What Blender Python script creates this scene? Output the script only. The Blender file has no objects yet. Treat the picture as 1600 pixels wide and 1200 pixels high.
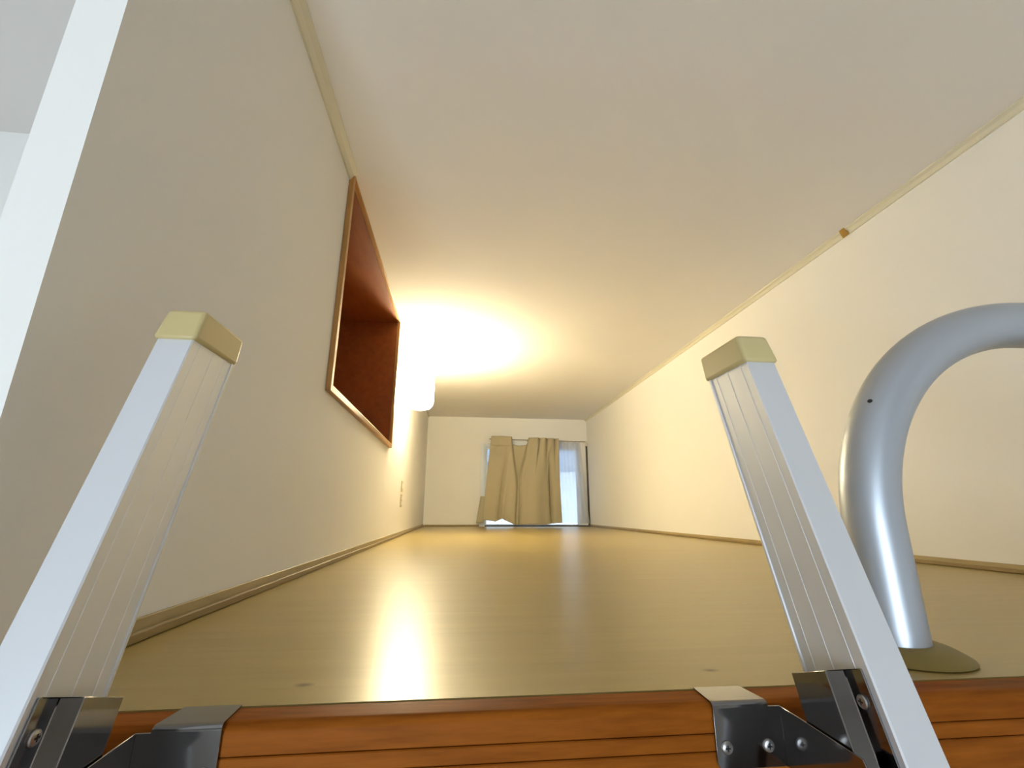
import bpy, bmesh, math, random
from mathutils import Vector, Matrix

random.seed(4)
scene = bpy.context.scene
C = scene.collection

# ------------------------------------------------------------------ camera
CAM_Z = 0.176
cd = bpy.data.cameras.new('camera')
cam = bpy.data.objects.new('camera', cd)
C.objects.link(cam)
cd.sensor_width = 36.0
cd.lens = 36.0 * 720.0 / 1600.0
cd.clip_start = 0.02
right = Vector((0.99402896, -0.10907921, 0.00285361))      # image right in world axes
down = Vector((0.03196027, 0.26604685, -0.96343013))
fwd = Vector((0.104331, 0.95776866, 0.26794447))
rot = Matrix((right, -down, -fwd)).transposed()
cam.matrix_world = Matrix.Translation((0, 0, CAM_Z)) @ rot.to_4x4()
scene.camera = cam

# ------------------------------------------------------------------ world, daylight, exposure
world = bpy.data.worlds.new('world')
scene.world = world
world.use_nodes = True
bg = world.node_tree.nodes['Background']
bg.inputs['Color'].default_value = (0.66, 0.82, 1.0, 1)
bg.inputs['Strength'].default_value = 4.0

def area_light(name, loc, rot, sx, sy, power, col):
    l = bpy.data.lights.new(name, 'AREA')
    l.shape = 'RECTANGLE'; l.size = sx; l.size_y = sy
    l.energy = power; l.color = col
    o = bpy.data.objects.new(name, l); C.objects.link(o)
    o.location = loc; o.rotation_euler = rot
    return o

# daylight at the tall window of the main room (behind the photographer)
area_light('main_window_daylight', (-0.95, -4.32, -0.75), (math.pi/2, 0, 0), 1.7, 2.3, 215, (0.87, 0.935, 1.0))

vs = scene.view_settings
vs.view_transform = 'Standard'; vs.look = 'None'; vs.gamma = 1.0
vs.use_curve_mapping = False
vs.exposure = 0.0

# ------------------------------------------------------------------ materials
def nodes(m):
    m.use_nodes = True
    nt = m.node_tree
    return nt, nt.nodes['Principled BSDF']

def plain(name, col, rough=0.5, metal=0.0, spec=0.5):
    m = bpy.data.materials.new(name); nt, b = nodes(m)
    b.inputs['Base Color'].default_value = (*col, 1)
    b.inputs['Roughness'].default_value = rough
    b.inputs['Metallic'].default_value = metal
    b.inputs['Specular IOR Level'].default_value = spec
    return m

def coord(nt, scale=(1, 1, 1)):
    tc = nt.nodes.new('ShaderNodeTexCoord'); mp = nt.nodes.new('ShaderNodeMapping')
    mp.inputs['Scale'].default_value = scale
    nt.links.new(tc.outputs['Object'], mp.inputs['Vector'])
    return mp

def noise(nt, mp, scale, detail=4, rough=0.55):
    n = nt.nodes.new('ShaderNodeTexNoise')
    n.inputs['Scale'].default_value = scale; n.inputs['Detail'].default_value = detail
    n.inputs['Roughness'].default_value = rough
    nt.links.new(mp.outputs[0], n.inputs['Vector'])
    return n

def ramp(nt, src, stops):
    r = nt.nodes.new('ShaderNodeValToRGB')
    els = r.color_ramp.elements
    while len(els) < len(stops): els.new(0.5)
    for e, (p, c) in zip(els, stops):
        e.position = p; e.color = (*c, 1)
    nt.links.new(src, r.inputs['Fac'])
    return r

def bump(nt, b, src, strength, dist=0.002):
    n = nt.nodes.new('ShaderNodeBump')
    n.inputs['Strength'].default_value = strength; n.inputs['Distance'].default_value = dist
    nt.links.new(src, n.inputs['Height']); nt.links.new(n.outputs[0], b.inputs['Normal'])

def wallpaper(name, col):
    m = plain(name, col, 0.85, 0, 0.2); nt, b = nodes(m)
    mp = coord(nt)
    n = noise(nt, mp, 420, 3)
    bump(nt, b, n.outputs['Fac'], 0.10, 0.001)
    n2 = noise(nt, mp, 1.3, 3)
    r = ramp(nt, n2.outputs['Fac'], [(0.3, tuple(c*0.975 for c in col)), (0.7, col)])
    nt.links.new(r.outputs[0], b.inputs['Base Color'])
    return m

def wood(name, lo, hi, scale, stretch, rough, knots=None):
    m = plain(name, hi, rough, 0, 0.5); nt, b = nodes(m)
    mp = coord(nt, stretch)
    n = noise(nt, mp, scale, 6, 0.6)
    r = ramp(nt, n.outputs['Fac'], [(0.32, lo), (0.68, hi)])
    mp2 = coord(nt, tuple(0.35*s for s in stretch))
    n2 = noise(nt, mp2, scale, 2)
    mx = nt.nodes.new('ShaderNodeMixRGB'); mx.blend_type = 'MULTIPLY'; mx.inputs[0].default_value = 0.35
    r2 = ramp(nt, n2.outputs['Fac'], [(0.35, (0.72, 0.72, 0.72)), (0.65, (1, 1, 1))])
    nt.links.new(r.outputs[0], mx.inputs[1]); nt.links.new(r2.outputs[0], mx.inputs[2])
    out = mx.outputs[0]
    for (kx, ky, kr) in (knots or []):
        tc = nt.nodes.new('ShaderNodeTexCoord'); mk = nt.nodes.new('ShaderNodeMapping')
        mk.inputs['Location'].default_value = (-kx, -ky*1.6, 0); mk.inputs['Scale'].default_value = (1, 1.6, 0)
        nt.links.new(tc.outputs['Object'], mk.inputs['Vector'])
        ln = nt.nodes.new('ShaderNodeVectorMath'); ln.operation = 'LENGTH'
        nt.links.new(mk.outputs[0], ln.inputs[0])
        rk = ramp(nt, ln.outputs['Value'], [(0.0, (0.25, 0.22, 0.2)), (kr*0.5, (0.45, 0.42, 0.4)), (kr, (1, 1, 1))])
        mk2 = nt.nodes.new('ShaderNodeMixRGB'); mk2.blend_type = 'MULTIPLY'; mk2.inputs[0].default_value = 1
        nt.links.new(out, mk2.inputs[1]); nt.links.new(rk.outputs[0], mk2.inputs[2])
        out = mk2.outputs[0]
    nt.links.new(out, b.inputs['Base Color'])
    bump(nt, b, n.outputs['Fac'], 0.05, 0.001)
    return m

M = {}
M['wall'] = wallpaper('wallpaper_white', (0.86, 0.845, 0.815))
M['ceiling'] = wallpaper('ceiling_paper', (0.86, 0.835, 0.81))
M['trim'] = plain('cream_trim', (0.70, 0.66, 0.53), 0.5)
M['floor'] = wood('loft_floor_sheet', (0.325, 0.238, 0.075), (0.36, 0.268, 0.088), 9, (0.5, 6, 1), 0.30,
                  knots=[(-0.157, 0.573, 0.011), (0.295, 0.575, 0.010)])
M['base'] = wood('baseboard_wood', (0.34, 0.26, 0.12), (0.42, 0.33, 0.17), 14, (6, 0.6, 6), 0.4)
M['shoe'] = wood('shoe_strip_wood_shaded', (0.22, 0.155, 0.06), (0.28, 0.20, 0.085), 14, (6, 0.6, 6), 0.45)  # darker than the baseboard: shadow of the lower band put into the colour
M['orange'] = wood('orange_wood', (0.19, 0.050, 0.004), (0.32, 0.094, 0.010), 16, (0.5, 5, 5), 0.5)
nodes(M['orange'])[1].inputs['Specular IOR Level'].default_value = 0.05
M['casing'] = wood('casing_wood', (0.42, 0.21, 0.055), (0.52, 0.27, 0.08), 14, (5, 0.6, 0.6), 0.35)
M['nichewood'] = wood('niche_wood', (0.24, 0.062, 0.012), (0.32, 0.09, 0.018), 10, (3, 0.5, 3), 0.45)
M['alu'] = plain('satin_aluminium', (0.74, 0.76, 0.80), 0.48, 0.60)
M['steel'] = plain('polished_steel_darkened', (0.26, 0.258, 0.265), 0.10, 1.0)  # base colour darkened in place of dark reflections in the polished plates
M['screw'] = plain('screw_steel', (0.42, 0.41, 0.40), 0.30, 1.0)
M['dark'] = plain('dark_recess', (0.015, 0.012, 0.01), 0.6)
M['cap'] = plain('cream_plastic', (0.56, 0.455, 0.215), 0.38)
M['silver'] = plain('silver_paint', (0.48, 0.52, 0.58), 0.42, 0.75)
M['dome'] = plain('bronze_flange', (0.215, 0.15, 0.028), 0.5, 0.0)
M['white_frame'] = plain('white_window_frame', (0.78, 0.80, 0.82), 0.4)
M['dark_frame'] = plain('dark_window_frame', (0.06, 0.055, 0.05), 0.4)
M['white_plastic'] = plain('white_plastic', (0.78, 0.76, 0.70), 0.4)
M['plate'] = plain('wall_plate_plastic', (0.44, 0.39, 0.28), 0.4)
M['rod'] = plain('rod_metal', (0.30, 0.27, 0.22), 0.4, 0.6)
M['chip'] = plain('brown_chip', (0.36, 0.20, 0.03), 0.6)
M['lowfloor'] = wood('main_room_floor', (0.30, 0.17, 0.07), (0.40, 0.24, 0.11), 7, (5, 0.5, 1), 0.4)
M['ext'] = plain('outside_wall', (0.85, 0.86, 0.88), 0.8)
M['extroof'] = plain('outside_roof', (0.16, 0.20, 0.26), 0.7)

def fabric(name, col, trans, clear):
    m = bpy.data.materials.new(name); m.use_nodes = True
    nt = m.node_tree; nt.nodes.clear()
    out = nt.nodes.new('ShaderNodeOutputMaterial')
    d = nt.nodes.new('ShaderNodeBsdfDiffuse'); d.inputs[0].default_value = (*col, 1)
    t = nt.nodes.new('ShaderNodeBsdfTranslucent'); t.inputs[0].default_value = (*col, 1)
    mx = nt.nodes.new('ShaderNodeMixShader'); mx.inputs[0].default_value = trans
    nt.links.new(d.outputs[0], mx.inputs[1]); nt.links.new(t.outputs[0], mx.inputs[2])
    last = mx
    if clear > 0:
        tr = nt.nodes.new('ShaderNodeBsdfTransparent')
        m2 = nt.nodes.new('ShaderNodeMixShader'); m2.inputs[0].default_value = clear
        nt.links.new(mx.outputs[0], m2.inputs[1]); nt.links.new(tr.outputs[0], m2.inputs[2])
        last = m2
    # fine weave
    tc = nt.nodes.new('ShaderNodeTexCoord'); n = nt.nodes.new('ShaderNodeTexNoise'); n.inputs['Scale'].default_value = 300
    bp = nt.nodes.new('ShaderNodeBump'); bp.inputs['Strength'].default_value = 0.1; bp.inputs['Distance'].default_value = 0.001
    nt.links.new(tc.outputs['Object'], n.inputs['Vector']); nt.links.new(n.outputs[0], bp.inputs['Height'])
    nt.links.new(bp.outputs[0], d.inputs['Normal'])
    nt.links.new(last.outputs[0], out.inputs[0])
    return m
M['curtain'] = fabric('beige_curtain_cloth', (0.56, 0.49, 0.335), 0.20, 0)
M['sheer'] = fabric('sheer_white_cloth', (0.72, 0.75, 0.82), 0.50, 0.32)

def glass():
    m = bpy.data.materials.new('window_glass'); m.use_nodes = True
    nt = m.node_tree; nt.nodes.clear()
    out = nt.nodes.new('ShaderNodeOutputMaterial')
    tr = nt.nodes.new('ShaderNodeBsdfTransparent'); tr.inputs[0].default_value = (0.93, 0.96, 0.97, 1)
    gl = nt.nodes.new('ShaderNodeBsdfGlossy'); gl.inputs['Roughness'].default_value = 0.02
    fr = nt.nodes.new('ShaderNodeFresnel'); fr.inputs[0].default_value = 1.4
    mx = nt.nodes.new('ShaderNodeMixShader')
    nt.links.new(fr.outputs[0], mx.inputs[0]); nt.links.new(tr.outputs[0], mx.inputs[1]); nt.links.new(gl.outputs[0], mx.inputs[2])
    nt.links.new(mx.outputs[0], out.inputs[0])
    return m
M['glass'] = glass()

def glow(name, col, s):
    m = bpy.data.materials.new(name); m.use_nodes = True
    nt = m.node_tree; b = nt.nodes['Principled BSDF']
    b.inputs['Base Color'].default_value = (0.9, 0.88, 0.82, 1)
    b.inputs['Emission Color'].default_value = (*col, 1); b.inputs['Emission Strength'].default_value = s
    b.inputs['Roughness'].default_value = 0.25
    return m
LAMP_COL = (1.0, 0.85, 0.53)
M['opal'] = glow('lit_opal_glass', LAMP_COL, 75.0)
M['bulb'] = glow('lit_bulb', LAMP_COL, 30.0)

# ------------------------------------------------------------------ mesh helpers
def bx(bm, x0, x1, y0, y1, z0, z1, mi=0):
    v = [bm.verts.new(p) for p in ((x0,y0,z0),(x1,y0,z0),(x1,y1,z0),(x0,y1,z0),(x0,y0,z1),(x1,y0,z1),(x1,y1,z1),(x0,y1,z1))]
    for f in ((0,3,2,1),(4,5,6,7),(0,1,5,4),(1,2,6,5),(2,3,7,6),(3,0,4,7)):
        fc = bm.faces.new([v[i] for i in f]); fc.material_index = mi
    return v

def prism(bm, a, b, mi=0):
    """loft between two rings of equal length (closed, capped)"""
    va = [bm.verts.new(p) for p in a]; vb = [bm.verts.new(p) for p in b]
    n = len(a)
    for i in range(n):
        f = bm.faces.new((va[i], va[(i+1) % n], vb[(i+1) % n], vb[i])); f.material_index = mi
    bm.faces.new(va[::-1]).material_index = mi; bm.faces.new(vb).material_index = mi

def tube(bm, path, r, seg=24, caps=True):
    rings = []
    up = Vector((0, 1, 0.013)).normalized()
    for i, p in enumerate(path):
        p = Vector(p)
        t = (Vector(path[min(i+1, len(path)-1)]) - Vector(path[max(i-1, 0)])).normalized()
        a = t.cross(up)
        if a.length < 1e-4: a = t.cross(Vector((1, 0, 0)))
        a.normalize(); b = t.cross(a).normalized()
        rr = r[i] if isinstance(r, (list, tuple)) else r
        rings.append([bm.verts.new(p + a*rr*math.cos(2*math.pi*k/seg) + b*rr*math.sin(2*math.pi*k/seg)) for k in range(seg)])
    for i in range(len(rings)-1):
        for k in range(seg):
            bm.faces.new((rings[i][k], rings[i][(k+1) % seg], rings[i+1][(k+1) % seg], rings[i+1][k]))
    if caps:
        bm.faces.new(rings[0][::-1]); bm.faces.new(rings[-1])

def lathe(bm, prof, origin, axis='z', seg=40, close=False):
    """prof: list of (radius, height) along axis"""
    o = Vector(origin); rings = []
    for r, h in prof:
        ring = []
        for k in range(seg):
            c, s = math.cos(2*math.pi*k/seg)*r, math.sin(2*math.pi*k/seg)*r
            d = {'z': (c, s, h), '-y': (c, -h, s), 'x': (h, c, s), '-x': (-h, c, s)}[axis]
            ring.append(bm.verts.new(o + Vector(d)))
        rings.append(ring)
    m = len(rings)
    for i in range(m if close else m-1):
        for k in range(seg):
            bm.faces.new((rings[i][k], rings[i][(k+1) % seg], rings[(i+1) % m][(k+1) % seg], rings[(i+1) % m][k]))
    if not close:
        bm.faces.new(rings[0][::-1]); bm.faces.new(rings[-1])

def obj(name, bm, mats, parent=None, smooth=False, bevel=0, bseg=2):
    bmesh.ops.recalc_face_normals(bm, faces=bm.faces[:])
    me = bpy.data.meshes.new(name); bm.to_mesh(me); bm.free()
    for m in (mats if isinstance(mats, (list, tuple)) else [mats]): me.materials.append(M[m])
    if smooth:
        for p in me.polygons: p.use_smooth = True
        me.set_sharp_from_angle(angle=math.radians(38))
    o = bpy.data.objects.new(name, me); C.objects.link(o)
    if parent is not None:
        o.parent = parent
        o.matrix_parent_inverse = Matrix.Translation(-parent.location) if parent.type == 'EMPTY' else Matrix.Identity(4)
    if bevel:
        b = o.modifiers.new('bevel', 'BEVEL'); b.width = bevel; b.segments = bseg; b.limit_method = 'ANGLE'
        b.angle_limit = math.radians(40)
        for p in me.polygons: p.use_smooth = True
        me.set_sharp_from_angle(angle=math.radians(60))
    return o

def tag(o, label, cat, group=None):
    o['label'] = label; o['category'] = cat
    if group: o['group'] = group
    return o

def thing(name, loc, label, cat, group=None):
    o = bpy.data.objects.new(name, None); C.objects.link(o); o.location = loc
    o.empty_display_size = 0.05
    return tag(o, label, cat, group)

def struct(name, bm, m, label=None, parent=None, **k):
    o = obj(name, bm, m, parent, **k)
    if parent is None:
        o['kind'] = 'structure'
        if label: o['label'] = label
    return o

# ------------------------------------------------------------------ the place
XL, XR, YB, H = -0.452, 1.70, 6.138, 1.408
LOW = -2.25           # main room floor
XFAR, YREAR = -2.7, -4.2
FY = 0.485            # front of the loft edge
FL = 0.520            # where the loft floor sheet begins
NY0, NY1, NZ0 = 1.52, 2.95, 0.560     # niche casing outer edges

bm = bmesh.new(); bx(bm, XL, XR, FL+0.0015, YB, -0.012, 0.0)
struct('floor', bm, 'floor', 'tan wood grain loft floor')
bm = bmesh.new(); bx(bm, XL, XR, FL-0.02, YB, -0.25, -0.0125)
struct('floor_slab', bm, 'wall', 'slab under the loft floor')
bm = bmesh.new(); bx(bm, XFAR, XR, YREAR, YB, LOW-0.1, LOW)
struct('floor_main_room', bm, 'lowfloor', 'wooden floor of the room below')
bm = bmesh.new(); bx(bm, XFAR-0.1, XR+0.1, YREAR-0.1, YB+0.15, H, H+0.1)
struct('ceiling', bm, 'ceiling', 'white papered flat ceiling')
bm = bmesh.new(); bx(bm, XR, XR+0.1, YREAR-0.1, YB+0.15, LOW-0.1, H)
struct('wall_right', bm, 'wall', 'long white wall on the right of the loft')
# left wall of the loft, with a free front end and the opening of the recess
bm = bmesh.new()
W0 = XL-0.060; YW = 0.498
bx(bm, W0, XL, YW, NY0+0.012, LOW, H)
bx(bm, W0, XL, NY0+0.012, NY1-0.012, LOW, NZ0+0.012)
bx(bm, W0, XL, NY1-0.012, YB, LOW, H)
struct('wall_left', bm, 'wall', 'white partition wall on the left with a free front end')
# rear and side walls of the main room
bm = bmesh.new(); bx(bm, XFAR-0.1, XFAR, YREAR-0.1, 1.55, LOW-0.1, H)
struct('wall_main_room_side', bm, 'wall', 'side wall of the main room')
bm = bmesh.new(); bx(bm, XFAR, W0, 1.45, 1.52, LOW, H)
struct('wall_beyond', bm, 'wall', 'pale wall seen past the partition end at the upper left')
MW = (-1.75, -0.15, -1.95, 0.35)       # main room window x0,x1,z0,z1
bm = bmesh.new()
bx(bm, XFAR, MW[0], YREAR-0.1, YREAR, LOW, H); bx(bm, MW[1], XR, YREAR-0.1, YREAR, LOW, H)
bx(bm, MW[0], MW[1], YREAR-0.1, YREAR, LOW, MW[2]); bx(bm, MW[0], MW[1], YREAR-0.1, YREAR, MW[3], H)
struct('wall_rear', bm, 'wall', 'wall of the main room with its tall window')
bm = bmesh.new()
for a in ((MW[0], MW[0]+.05, MW[2], MW[3]), (MW[1]-.05, MW[1], MW[2], MW[3]), (-.975, -.925, MW[2], MW[3]),
          (MW[0]+.05, -.975, MW[2], MW[2]+.06), (-.925, MW[1]-.05, MW[2], MW[2]+.06), (MW[0]+.05, -.975, MW[3]-.05, MW[3]), (-.925, MW[1]-.05, MW[3]-.05, MW[3])):
    bx(bm, a[0], a[1], YREAR-0.08, YREAR-0.03, a[2], a[3])
w2 = struct('window_2', bm, 'white_frame', 'tall window of the main room')
for x0, x1 in ((MW[0]+.05, -.975), (-.925, MW[1]-.05)):
    bm = bmesh.new(); bx(bm, x0, x1, YREAR-.058, YREAR-.053, MW[2]+.06, MW[3]-.05); obj('pane', bm, 'glass', w2)

# back wall with the small loft window
WX0, WX1, WZ0, WZ1 = 0.29, 1.600, 0.0, 1.045
bm = bmesh.new()
bx(bm, W0, WX0, YB, YB+0.15, LOW, H); bx(bm, WX1, XR, YB, YB+0.15, LOW, H)
bx(bm, WX0, WX1, YB, YB+0.15, LOW, WZ0); bx(bm, WX0, WX1, YB, YB+0.15, WZ1, H)
struct('wall_back', bm, 'wall', 'white end wall of the loft around the window')
bm = bmesh.new()
t = 0.028
bx(bm, WX0, WX0+t, YB+.005, YB+.09, WZ0, WZ1); bx(bm, WX1-t, WX1, YB+.005, YB+.09, WZ0, WZ1)
bx(bm, WX0+t, WX1-t, YB+.005, YB+.09, WZ0, WZ0+.010); bx(bm, WX0+t, WX1-t, YB+.005, YB+.09, WZ1-t, WZ1)
w1 = struct('window_1', bm, 'white_frame', 'low sliding window behind the curtains', bevel=0.002)
xm = (WX0+WX1)/2
for k, (x0, x1, y0) in enumerate(((WX0+t, xm+.02, YB+.055), (xm-.02, WX1-t, YB+.02))):
    bm = bmesh.new()
    z0, z1 = WZ0+.011, WZ1-t-.001
    bx(bm, x0, x0+.03, y0, y0+.025, z0, z1); bx(bm, x1-.03, x1, y0, y0+.025, z0, z1)
    bx(bm, x0+.03, x1-.03, y0, y0+.025, z0, z0+.014); bx(bm, x0+.03, x1-.03, y0, y0+.025, z1-.03, z1)
    s = obj('sash', bm, 'white_frame', w1, bevel=0.002)
    bm = bmesh.new(); bx(bm, x0+.03, x1-.03, y0+.010, y0+.014, z0+.014, z1-.03); obj('pane', bm, 'glass', s)
bm = bmesh.new(); bx(bm, WX0-.03, XR-.004, YB-.055, YB+.004, 0.0005, 0.012)
obj('sill_track', bm, 'white_frame', w1, bevel=0.002)
bm = bmesh.new(); bx(bm, WX0+.03, XR-.02, YB-.060, YB-.0555, 0.0005, 0.016)
obj('track_seal', bm, 'dark_frame', w1)
bm = bmesh.new(); bx(bm, WX0-.035, WX0+.001, YB-.014, YB-.0005, 0.013, WZ1+.02)
obj('casing', bm, 'white_frame', w1, bevel=0.002)
bm = bmesh.new(); bx(bm, XR-.022, XR-.0005, YB-.016, YB-.0005, 0.013, WZ1)
obj('side_jamb', bm, 'dark_frame', w1)

# baseboards: a taller face with a small projecting shoe
def baseboard(name, label, fa, fb):
    bm = bmesh.new(); bx(bm, *fa); o = struct(name, bm, 'base', label, bevel=0.002)
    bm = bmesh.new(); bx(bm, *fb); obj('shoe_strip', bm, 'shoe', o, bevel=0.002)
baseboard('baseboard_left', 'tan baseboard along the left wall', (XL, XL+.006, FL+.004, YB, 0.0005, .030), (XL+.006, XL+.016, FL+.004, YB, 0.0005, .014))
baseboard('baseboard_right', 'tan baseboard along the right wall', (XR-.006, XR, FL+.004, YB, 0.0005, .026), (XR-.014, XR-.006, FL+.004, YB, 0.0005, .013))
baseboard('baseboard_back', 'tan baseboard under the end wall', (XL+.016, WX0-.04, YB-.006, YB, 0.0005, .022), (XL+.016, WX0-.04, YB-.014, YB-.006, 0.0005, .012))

# ceiling trims
def cove(name, label, x, sx, y0, y1, w):
    bm = bmesh.new()
    pr = [(x, H), (x+sx*w, H), (x+sx*w, H-.006), (x+sx*w*.55, H-w*.45), (x+sx*.007, H-w*.85), (x+sx*.007, H-w), (x, H-w)]
    prism(bm, [(a, y0, b) for a, b in pr], [(a, y1, b) for a, b in pr])
    return struct(name, bm, 'trim', label)
cove('trim_1', 'cream ceiling trim over the left wall, ending at the recess', XL, 1, YW, NY0, 0.030)
t2 = cove('trim_2', 'cream ceiling trim over the right wall', XR, -1, YREAR, YB, 0.026)
cove('trim_3', 'cream ceiling trim over the left wall past the recess', XL, 1, NY1, YB, 0.012)
bm = bmesh.new()
prism(bm, [(XR-.031, 1.63, H-.0005), (XR-.008, 1.63, H-.030), (XR-.004, 1.63, H-.0005)], [(XR-.031, 1.655, H-.0005), (XR-.008, 1.665, H-.030), (XR-.004, 1.67, H-.0005)])
c = obj('chip', bm, 'chip', t2); c['label'] = 'small brown chip on the trim'

# loft edge: three orange boards, the top one a rounded nosing
e = bpy.data.objects.new('trim_4', None); C.objects.link(e); e.location = (0.6, FY, 0)
e['kind'] = 'structure'; e['label'] = 'orange wood edge boards along the front of the loft floor'
r = 0.009
arc = [(FY + r - r*math.sin(a), -0.0008 - r + r*math.cos(a)) for a in [i*math.pi/16 for i in range(9)]]
pr = [(FL-.0005, -.0255), (FL-.0005, -.0008)] + arc + [(FY, -.0245), (FY+.0012, -.0255)]
bm = bmesh.new(); prism(bm, [(W0+.03, a, b) for a, b in pr], [(XR, a, b) for a, b in pr]); obj('nosing_board', bm, 'orange', e, smooth=True)
for z0, z1 in ((-.0400, -.0262), (-.2500, -.0407)):
    pr = [(FL-.021, z0), (FL-.021, z1), (FY+.0012, z1), (FY+.0002, z1-.001), (FY+.0002, z0+.001), (FY+.0012, z0)]
    bm = bmesh.new(); prism(bm, [(W0+.03, a, b) for a, b in pr], [(XR, a, b) for a, b in pr]); obj('edge_board', bm, 'orange', e)

# ------------------------------------------------------------------ recess in the left wall
PX = XL+.018
nb = thing('wall_recess', (XL, (NY0+NY1)/2, NZ0), 'brown wooden storage recess let into the left wall up to the ceiling', 'recess')
ct = .024
for nm, a in (('casing', (XL+.0004, PX, NY0, NY0+ct, NZ0, H-.0005)), ('casing', (XL+.0004, PX, NY1-ct, NY1, NZ0, H-.0005)),
              ('casing', (XL+.0004, PX, NY0+ct, NY1-ct, NZ0, NZ0+ct)), ('casing', (XL+.0004, PX, NY0+ct, NY1-ct, H-.010, H-.0005))):
    bm = bmesh.new(); bx(bm, *a); obj(nm, bm, 'casing', nb, bevel=0.0015)
ND = XL-.62
for nm, a in (('back_panel', (ND-.015, ND, NY0+ct-.001, NY1-ct+.001, NZ0, H)),
              ('side_panel', (ND, XL, NY0+.0125, NY0+ct-.001, NZ0+.0125, H-.0005)), ('side_panel', (ND, XL, NY1-ct+.001, NY1-.0125, NZ0+.0125, H-.0005)),
              ('bottom_panel', (ND, XL, NY0+ct-.001, NY1-ct+.001, NZ0+.0125, NZ0+ct-.001)),
              ('top_panel', (ND, XL, NY0+ct-.001, NY1-ct+.001, H-.009, H-.0005))):
    bm = bmesh.new(); bx(bm, *a); obj(nm, bm, 'nichewood', nb)

# ------------------------------------------------------------------ wall lamp
LX, LY, LZ = -0.322, 3.42, 0.912
LT = 1.180
lp = thing('wall_lamp', (XL, LY, LZ), 'lit opal glass wall lamp on the left wall just past the recess', 'lamp')
R_ = .102
prof = [(.004, 0), (.045, .002), (.075, .012), (.092, .030), (R_, .055), (R_, LT-LZ), (R_-.005, LT-LZ), (R_-.005, .056), (.087, .034), (.070, .017), (.04, .008), (.004, .006)]
bm = bmesh.new(); lathe(bm, prof, (LX, LY, LZ)); sh = obj('glass_shade', bm, 'opal', lp, smooth=True)
bm = bmesh.new(); lathe(bm, [(.002, 0), (.045, 0), (.050, .004), (.050, .012), (.044, .017), (.002, .018)], (XL+.0002, LY, 1.05), 'x'); obj('back_plate', bm, 'white_plastic', lp, smooth=True)
bm = bmesh.new(); tube(bm, [(XL+.016, LY, 1.05), (LX-R_+.001, LY, 1.05)], .010, 16); obj('arm', bm, 'white_plastic', lp, smooth=True)
bm = bmesh.new(); lathe(bm, [(.002, 0), (.018, 0), (.018, .05), (.002, .05)], (LX, LY, LZ+.012)); obj('socket', bm, 'white_plastic', lp, smooth=True)
bm = bmesh.new(); lathe(bm, [(.012, 0), (.014, .02), (.028, .05), (.032, .075), (.028, .10), (.016, .115), (.002, .119)], (LX, LY, LZ+.063)); obj('bulb', bm, 'bulb', lp, smooth=True)
bm = bmesh.new(); lathe(bm, [(.002, 0), (.007, 0), (.008, .010), (.006, .022), (.002, .026)], (LX-.042, LY-.090, LT)); obj('rim_clip', bm, 'rod', lp, smooth=True)
pl = bpy.data.lights.new('wall_lamp_light', 'POINT'); pl.energy = 74; pl.color = LAMP_COL; pl.shadow_soft_size = 0.03
po = bpy.data.objects.new('wall_lamp_light', pl); C.objects.link(po); po.location = (LX, LY, LT-.035+.02)

# ------------------------------------------------------------------ wall plates
def wall_plate(name, z0, z1, label, ins):
    t = thing(name, (XL, 3.715, z0), label, 'wall plate', 'plates on the left wall')
    bm = bmesh.new(); bx(bm, XL+.0003, XL+.008, 3.68, 3.75, z0, z1); obj('cover', bm, 'plate', t, bevel=0.002)
    for a, b in ins:
        bm = bmesh.new(); bx(bm, XL+.008, XL+.011, 3.70, 3.73, z0+a, z0+b); obj('insert', bm, 'white_plastic', t, bevel=0.001)
wall_plate('wall_plate', .325, .408, 'upper of two small wall plates below the lit lamp', [(.024, .060)])
wall_plate('wall_plate', .212, .305, 'lower of two small wall plates below the lit lamp', [(.016, .042), (.052, .078)])

# ------------------------------------------------------------------ ladder
D = Vector((0, .318, .948)).normalized(); N = Vector((0, .948, -.318)).normalized()
def lp_(x, s, n): return Vector((x, 0, 0)) + D*s + N*n
def at_z(x, n, z): return lp_(x, (z + .318*n)/.948, n)
N0, N1, RW = .346, .427, .035
ZT, ZB = .358, LOW+.002
ld = thing('loft_ladder', (.025, -.36, LOW), 'aluminium loft ladder with cream end caps leaning on the loft edge', 'ladder')
def scr(bm, c, ax, rr):
    """pan head screw with a cross recess; ax = outward direction"""
    c = Vector(c); ax = Vector(ax).normalized()
    a = ax.orthogonal().normalized(); b = ax.cross(a)
    prof = [(rr, 0), (rr, rr*.18), (rr*.86, rr*.34), (rr*.5, rr*.44)]
    rings = [[bm.verts.new(c + ax*h + (a*math.cos(k*math.pi/12) + b*math.sin(k*math.pi/12))*q) for k in range(24)] for q, h in prof]
    for i in range(3):
        for k in range(24): bm.faces.new((rings[i][k], rings[i][(k+1) % 24], rings[i+1][(k+1) % 24], rings[i+1][k]))
    bm.faces.new(rings[0][::-1]); bm.faces.new(rings[-1])
    for p, q in ((a+b, a-b), (a-b, a+b)):
        p = p.normalized(); q = q.normalized()
        def ring(h): return [c + ax*h + p*(rr*.46*i) + q*(rr*.13*j) for i, j in ((-1,-1),(1,-1),(1,1),(-1,1))]
        prism(bm, ring(rr*.42), ring(rr*.455), 1)

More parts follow.
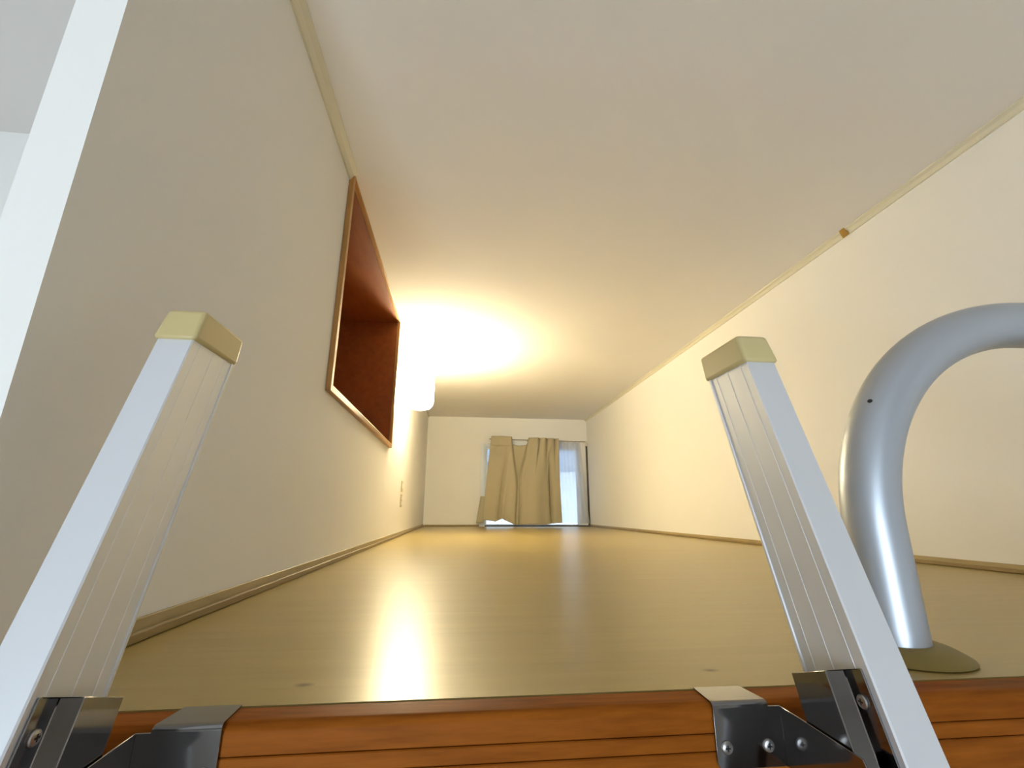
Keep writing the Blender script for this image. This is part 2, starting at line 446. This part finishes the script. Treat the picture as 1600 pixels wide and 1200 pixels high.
for xi, sg in ((.33, 1), (-.28, -1)):
    # cross section: (u outward from the inner face, n depth)
    g = []
    g += [(0.0012, 0), (0, .0012)]
    for c_ in (.014, .040, .064):
        g += [(0, c_-.0009), (-.0004, c_-.0005), (-.0004, c_+.0005), (0, c_+.0009)]
    g += [(0, .0768), (-.0014, .0774), (-.0014, .0802), (-.0004, .081)]
    g += [(RW-.001, .081), (RW, .080), (RW, .0012), (RW-.0012, 0)]
    ring_b = [at_z(xi+sg*u, N0+n, ZB) for u, n in g]
    ring_t = [at_z(xi+sg*u, N0+n, ZT) for u, n in g]
    bm = bmesh.new(); prism(bm, ring_b, ring_t)
    rail = obj('rail', bm, 'alu', ld)
    # end cap
    o = .0038
    bm = bmesh.new()
    def cr(z, k): return [at_z(xi+sg*u, n, z) for u, n in ((-o+k, N0-o+k), (RW+o-k, N0-o+k), (RW+o-k, N1+o-k), (-o+k, N1+o-k))]
    prism(bm, cr(.347, 0), cr(.3845, .0015))
    obj('end_cap', bm, 'cap', rail, bevel=0.0045, bseg=3)
    # stepped plate screwed to the inner face
    th = .0016
    pf = [(0, .3525), (0, .372), (-.0125, .3785), (-.0125, .4265)]
    prof = [(u - .0015 - .0001, n) for u, n in pf]
    back = [(u + th, n) for u, n in prof]
    poly = prof + back[::-1]
    bm = bmesh.new()
    prism(bm, [lp_(xi+sg*u, -.11, n) for u, n in poly], [lp_(xi+sg*u, .1755, n) for u, n in poly])
    pt = obj('rail_plate', bm, 'steel', ld, bevel=0.0006)
    for s in (.153, .02, -.08):
        bm = bmesh.new(); scr(bm, lp_(xi - sg*.0017, s, .3632), (-sg, 0, 0), .0052); obj('screw', bm, ['screw', 'dark'], pt)
for i in range(8):
    z = -.20 - .25*i
    bm = bmesh.new()
    n0, n1 = N0+.006, N1-.006
    c0 = at_z(0, (n0+n1)/2, z)
    bx(bm, -.2798, .3298, c0.y-.042, c0.y+.042, c0.z-.012, c0.z+.012)
    st = obj('step', bm, 'alu', ld, bevel=0.003)
    bm = bmesh.new()
    for k in range(5):
        yy = c0.y-.030+.015*k; bx(bm, -.275, .325, yy-.002, yy+.002, c0.z+.012, c0.z+.0135)
    obj('tread_rib', bm, 'alu', st)

# brackets hooked over the loft edge
def bracket(name, xi, sg, label):
    B = thing(name, (xi - sg*.05, FY, -.05), label, 'bracket', 'ladder brackets on the loft edge')
    xf = xi - sg*.0165             # flange plane (inner face)
    xo = xf - sg*.068              # far end of the front plate
    yF = FY - .0022
    th = .0016
    # front plate with a rounded lower corner
    def X(a): return xf - sg*a     # a = distance from the flange
    rr = .006
    cor = [(.068 - rr + rr*math.sin(k*math.pi/8), -.0530 + rr - rr*math.cos(k*math.pi/8)) for k in range(5)]
    outline = [(0, -.053)] + cor + [(.068, -.0035), (0, -.0035)]
    bm = bmesh.new()
    prism(bm, [(X(a), yF, z) for a, z in outline], [(X(a), yF-th, z) for a, z in outline])
    pl = obj('front_plate', bm, 'steel', B, bevel=0.0003)
    # hook over the top: rounded bend then a flat tongue on the nosing
    prf = []
    R1 = .0050
    y0 = yF - th; zt = .0012
    for k in range(7):
        a = k*math.pi/12
        prf.append((y0 + R1 - R1*math.cos(a), zt - R1 + R1*math.sin(a)))
    prf.append((FL+.002, zt))
    inner = [(y + th*.8, z - th*.9) if i < 4 else (y + th*.3, z - th) for i, (y, z) in enumerate(prf)]
    inner[-1] = (FL+.002, zt-.0011)
    ring = prf + inner[::-1]
    bm = bmesh.new()
    def wa(y): return .012 + (.010 if y > FL-.004 else 0)*0 + max(0, (y - y0)/(FL-y0))*.004
    prism(bm, [(X(wa(y)), y, z) for y, z in ring], [(X(.068 - .001*max(0, (y-y0)/.03)), y, z) for y, z in ring])
    obj('hook', bm, 'steel', B, smooth=True)
    # flange turned towards the room beside the rail
    out = [(yF, -.0530), (yF, -.0038), (yF-.030, -.0040), (.386, -.0060), (.360, -.0530)]
    bm = bmesh.new()
    prism(bm, [(xf, y, z) for y, z in out], [(xf+sg*.0012, y, z) for y, z in out])
    obj('side_flange', bm, 'steel', B, bevel=0.0003)
    for a in (.058, .0165):
        bm = bmesh.new(); scr(bm, (X(a), yF-th, -.0355), (0, -1, 0), .0056); obj('screw', bm, ['screw', 'dark'], pl)
bracket('ladder_bracket', .33, 1, 'steel hook bracket on the loft edge beside the right ladder rail')
bracket('ladder_bracket', -.28, -1, 'steel hook bracket on the loft edge beside the left ladder rail')

# ------------------------------------------------------------------ grab bar
GX, GY, GR, GZ, GA, PSI = .567, .605, .0359, .156, .3096, -.04
gb = thing('grab_bar', (GX, GY, 0), 'thick silver curved grab bar standing on the loft floor right of the ladder', 'grab bar')
hd = Vector((math.cos(PSI), math.sin(PSI), 0)); base = Vector((GX, GY, 0)); up = Vector((0, 0, 1))
path = [base + up*(.006 + (GZ-.006)*k/8) for k in range(9)]
path += [base + up*(GZ + GA*math.sin(t)) + hd*GA*(1-math.cos(t)) for t in [math.pi/2*k/28 for k in range(1, 29)]]
ST = .22
path += [path[-1] + hd*(ST*k/6) for k in range(1, 7)]
e0 = base + hd*(GA+ST) + up*GZ
path += [e0 + up*GA*math.cos(t) + hd*GA*math.sin(t) for t in [math.pi/2*k/28 for k in range(1, 29)]]
e1 = base + hd*(2*GA+ST)
path += [e1 + up*(GZ - (GZ-.006)*k/8) for k in range(1, 9)]
bm = bmesh.new(); tube(bm, path, GR, 40); obj('tube', bm, 'silver', gb, smooth=True)
for p in (base, e1):
    bm = bmesh.new()
    fp = [(GR-.004, 0.0004), (.0715, 0.0004), (.0728, .0018), (.0720, .0036), (.066, .0075), (.056, .0130), (.046, .0165), (GR+.002, .0178), (GR-.004, .0178)]
    lathe(bm, fp, (p.x+.006, p.y+.003, 0), 'z', 56, close=True)
    obj('floor_flange', bm, 'dome', gb, smooth=True)
bm = bmesh.new()
ang = math.radians(31)
cc = base + up*(GZ + GA*math.sin(ang)) + hd*GA*(1-math.cos(ang))
rad = (up*math.sin(ang) - hd*math.cos(ang))
nrm = (rad*.88 + Vector((0, -1, 0))*.47).normalized()
scr(bm, cc + nrm*(GR-.0002), nrm, .0032); obj('set_screw', bm, ['dark', 'dark'], gb)

# ------------------------------------------------------------------ curtains
def lerp(tab, u):
    for (a, va), (b, vb) in zip(tab, tab[1:]):
        if u <= b: return va + (vb-va)*(u-a)/(b-a)
    return tab[-1][1]
def gs(u, c, w): return math.exp(-((u-c)/w)**2)
def sheet(name, f, nu, nv, mat, parent, th):
    bm = bmesh.new()
    g = [[bm.verts.new(f(i/nu, j/nv)) for i in range(nu+1)] for j in range(nv+1)]
    for j in range(nv):
        for i in range(nu): bm.faces.new((g[j][i], g[j][i+1], g[j+1][i+1], g[j+1][i]))
    o = obj(name, bm, mat, parent, smooth=True)
    if th:
        s = o.modifiers.new('thickness', 'SOLIDIFY'); s.thickness = th; s.offset = 0
    return o
CY = YB - .125
xt = [(0, .385), (.30, .660), (.47, .885), (1, 1.285)]
xb = [(0, .300), (.30, .560), (.47, .800), (.75, 1.06), (1, 1.310)]
zt_ = [(0, 1.137), (.15, 1.140), (.296, 1.130), (.306, 1.045), (.37, 1.022), (.452, 1.040), (.462, 1.125), (1, 1.125)]
zb_ = [(0, .082), (.18, .060), (.27, .098), (.40, .020), (.60, .028), (.78, .026), (1, .050)]
def stp(x, w): return 1/(1+math.exp(-max(-40, min(40, x/w))))
def crease(u, c, w): return math.exp(-abs(u-c)/w)
def drape(u, v):
    x = lerp(xt, u)*(1-v) + lerp(xb, u)*v
    x += -.012*math.sin(math.pi*v)*(1-u) - .010*math.sin(math.pi*v*.9)*u
    z = lerp(zt_, u)*(1-v) + lerp(zb_, u)*v
    d = .030*math.sin(math.pi*min(1, u*1.1))
    k = min(1, v/.52)
    uL, uR = .301+.085*k+.02*v, .457-.062*k+.02*v
    d -= .075*stp(u-uL, .0045)*stp(uR-u, .0045)*(1-.1*k)                 # deep V between the two gathered panels
    d -= .055*crease(u, .405+.035*v, .020)*stp(v-.42, .05)               # its crease running down
    d -= .040*crease(u, .250-.040*v, .024)*min(1, max(0, v-.08)*1.8)     # slanting fold on the left
    d += .022*gs(u, .300-.030*v, .030)*min(1, max(0, v-.15)*2)
    for c, a in ((.475, .020), (.665, .045), (.795, .050), (.935, .040)):  # pinch pleats
        f = math.exp(-(v/.26)**2)
        d -= a*crease(u, c - .10*(v if c < .7 else 0), .016)*f
        d += a*.55*gs(u, c-.055, .035)*f
    d -= .075*crease(u, .835+.030*v, .022)*stp(v-.30, .06)               # long fold on the right
    d -= .028*crease(u, .90-.28*v, .020)*math.exp(-((v-.22)/.14)**2)
    d += .040*gs(u, .66, .10)*v
    d -= .030*gs(u, .12, .06)*math.exp(-((v-.16)/.07)**2)
    d -= .020*gs(u, .20, .03)*math.exp(-((v-.90)/.10)**2)
    d += .012*math.sin(u*21+v*2)*v
    return Vector((x, CY - d, z))
cu = thing('curtain', (.85, CY, .02), 'beige opaque curtain hanging unevenly over the low window', 'curtain')
sheet('cloth', drape, 260, 70, 'curtain', cu, .003)
def header(u, v):
    uu = .002 + u*.290; p = drape(uu, v*.120); return p + Vector((0, -.006, .001))
sheet('header_band', header, 40, 6, 'curtain', cu, .003)
def tail(u, v):
    x0 = .262 - .050*v; x1 = .322 - .016*v
    return Vector((x0 + (x1-x0)*u, YB - .040 - .02*math.sin(u*3.0)*(.4+.6*v), .372 - .330*v))
sheet('folded_edge', tail, 14, 16, 'curtain', cu, .003)

def voile(u, v):
    x = (1.245 + (1.590-1.245)*u)*(1-v) + (1.255 + (1.678-1.255)*u)*v
    z = 1.086*(1-v) + .040*v
    d = .013*math.sin(u*26)*(1-.45*v) + .010*math.sin(u*11+1.2*v)
    return Vector((x, YB - .055 - d, z))
sh = thing('sheer_curtain', (1.46, YB-.055, .03), 'thin white sheer curtain at the right side of the low window', 'curtain')
sheet('cloth', voile, 80, 30, 'sheer', sh, 0)
rd = thing('curtain_rod', (1.0, YB-.046, 1.10), 'thin curtain rod across the top of the low window', 'curtain rod')
bm = bmesh.new(); tube(bm, [(.36, YB-.046, 1.112), (1.0, YB-.046, 1.106), (1.668, YB-.046, 1.098)], .0065, 12); obj('rail', bm, 'rod', rd, smooth=True)
for x in (.345, 1.655):
    bm = bmesh.new(); bx(bm, x, x+.034, YB-.056, YB-.0005, 1.050, 1.092); bx(bm, x+.012, x+.022, YB-.052, YB-.040, 1.092, 1.118)
    obj('wall_mount', bm, 'white_plastic', rd, bevel=0.003)
for k in range(6):
    x = .42+.09*k if k < 3 else .70+.17*(k-2)
    bm = bmesh.new(); lathe(bm, [(.010, -.002), (.013, -.002), (.013, .002), (.010, .002)], (x, YB-.046, 1.100), 'x', 16, close=True); obj('ring', bm, 'rod', rd, smooth=True)

# ------------------------------------------------------------------ outside the loft window
rl = thing('balcony_railing', (1.0, 6.75, -.3), 'white metal railing seen faintly through the sheer curtain', 'railing')
for z in (.500, .220, -.06):
    bm = bmesh.new(); bx(bm, -.6, 2.8, 6.74, 6.77, z-.014, z+.014); obj('bar', bm, 'white_frame', rl, bevel=0.003)
for x in (-.5, .6, 1.75, 2.7):
    bm = bmesh.new(); bx(bm, x-.015, x+.015, 6.771, 6.80, -.3, .514); obj('post', bm, 'white_frame', rl, bevel=0.003)
ng = thing('neighbouring_house', (1.5, 10.0, -4), 'pale house with a blue grey roof beyond the loft window', 'house')
bm = bmesh.new(); bx(bm, -3, 6.5, 10.0, 12.0, -4, 1.30); obj('wall', bm, 'ext', ng)
bm = bmesh.new(); prism(bm, [(-3.4, 9.3, 1.02), (-3.4, 9.3, 1.14), (-3.4, 11.0, 2.6), (-3.4, 12.7, 1.14), (-3.4, 12.7, 1.02)], [(6.9, 9.3, 1.02), (6.9, 9.3, 1.14), (6.9, 11.0, 2.6), (6.9, 12.7, 1.14), (6.9, 12.7, 1.02)])
obj('roof', bm, 'extroof', ng)
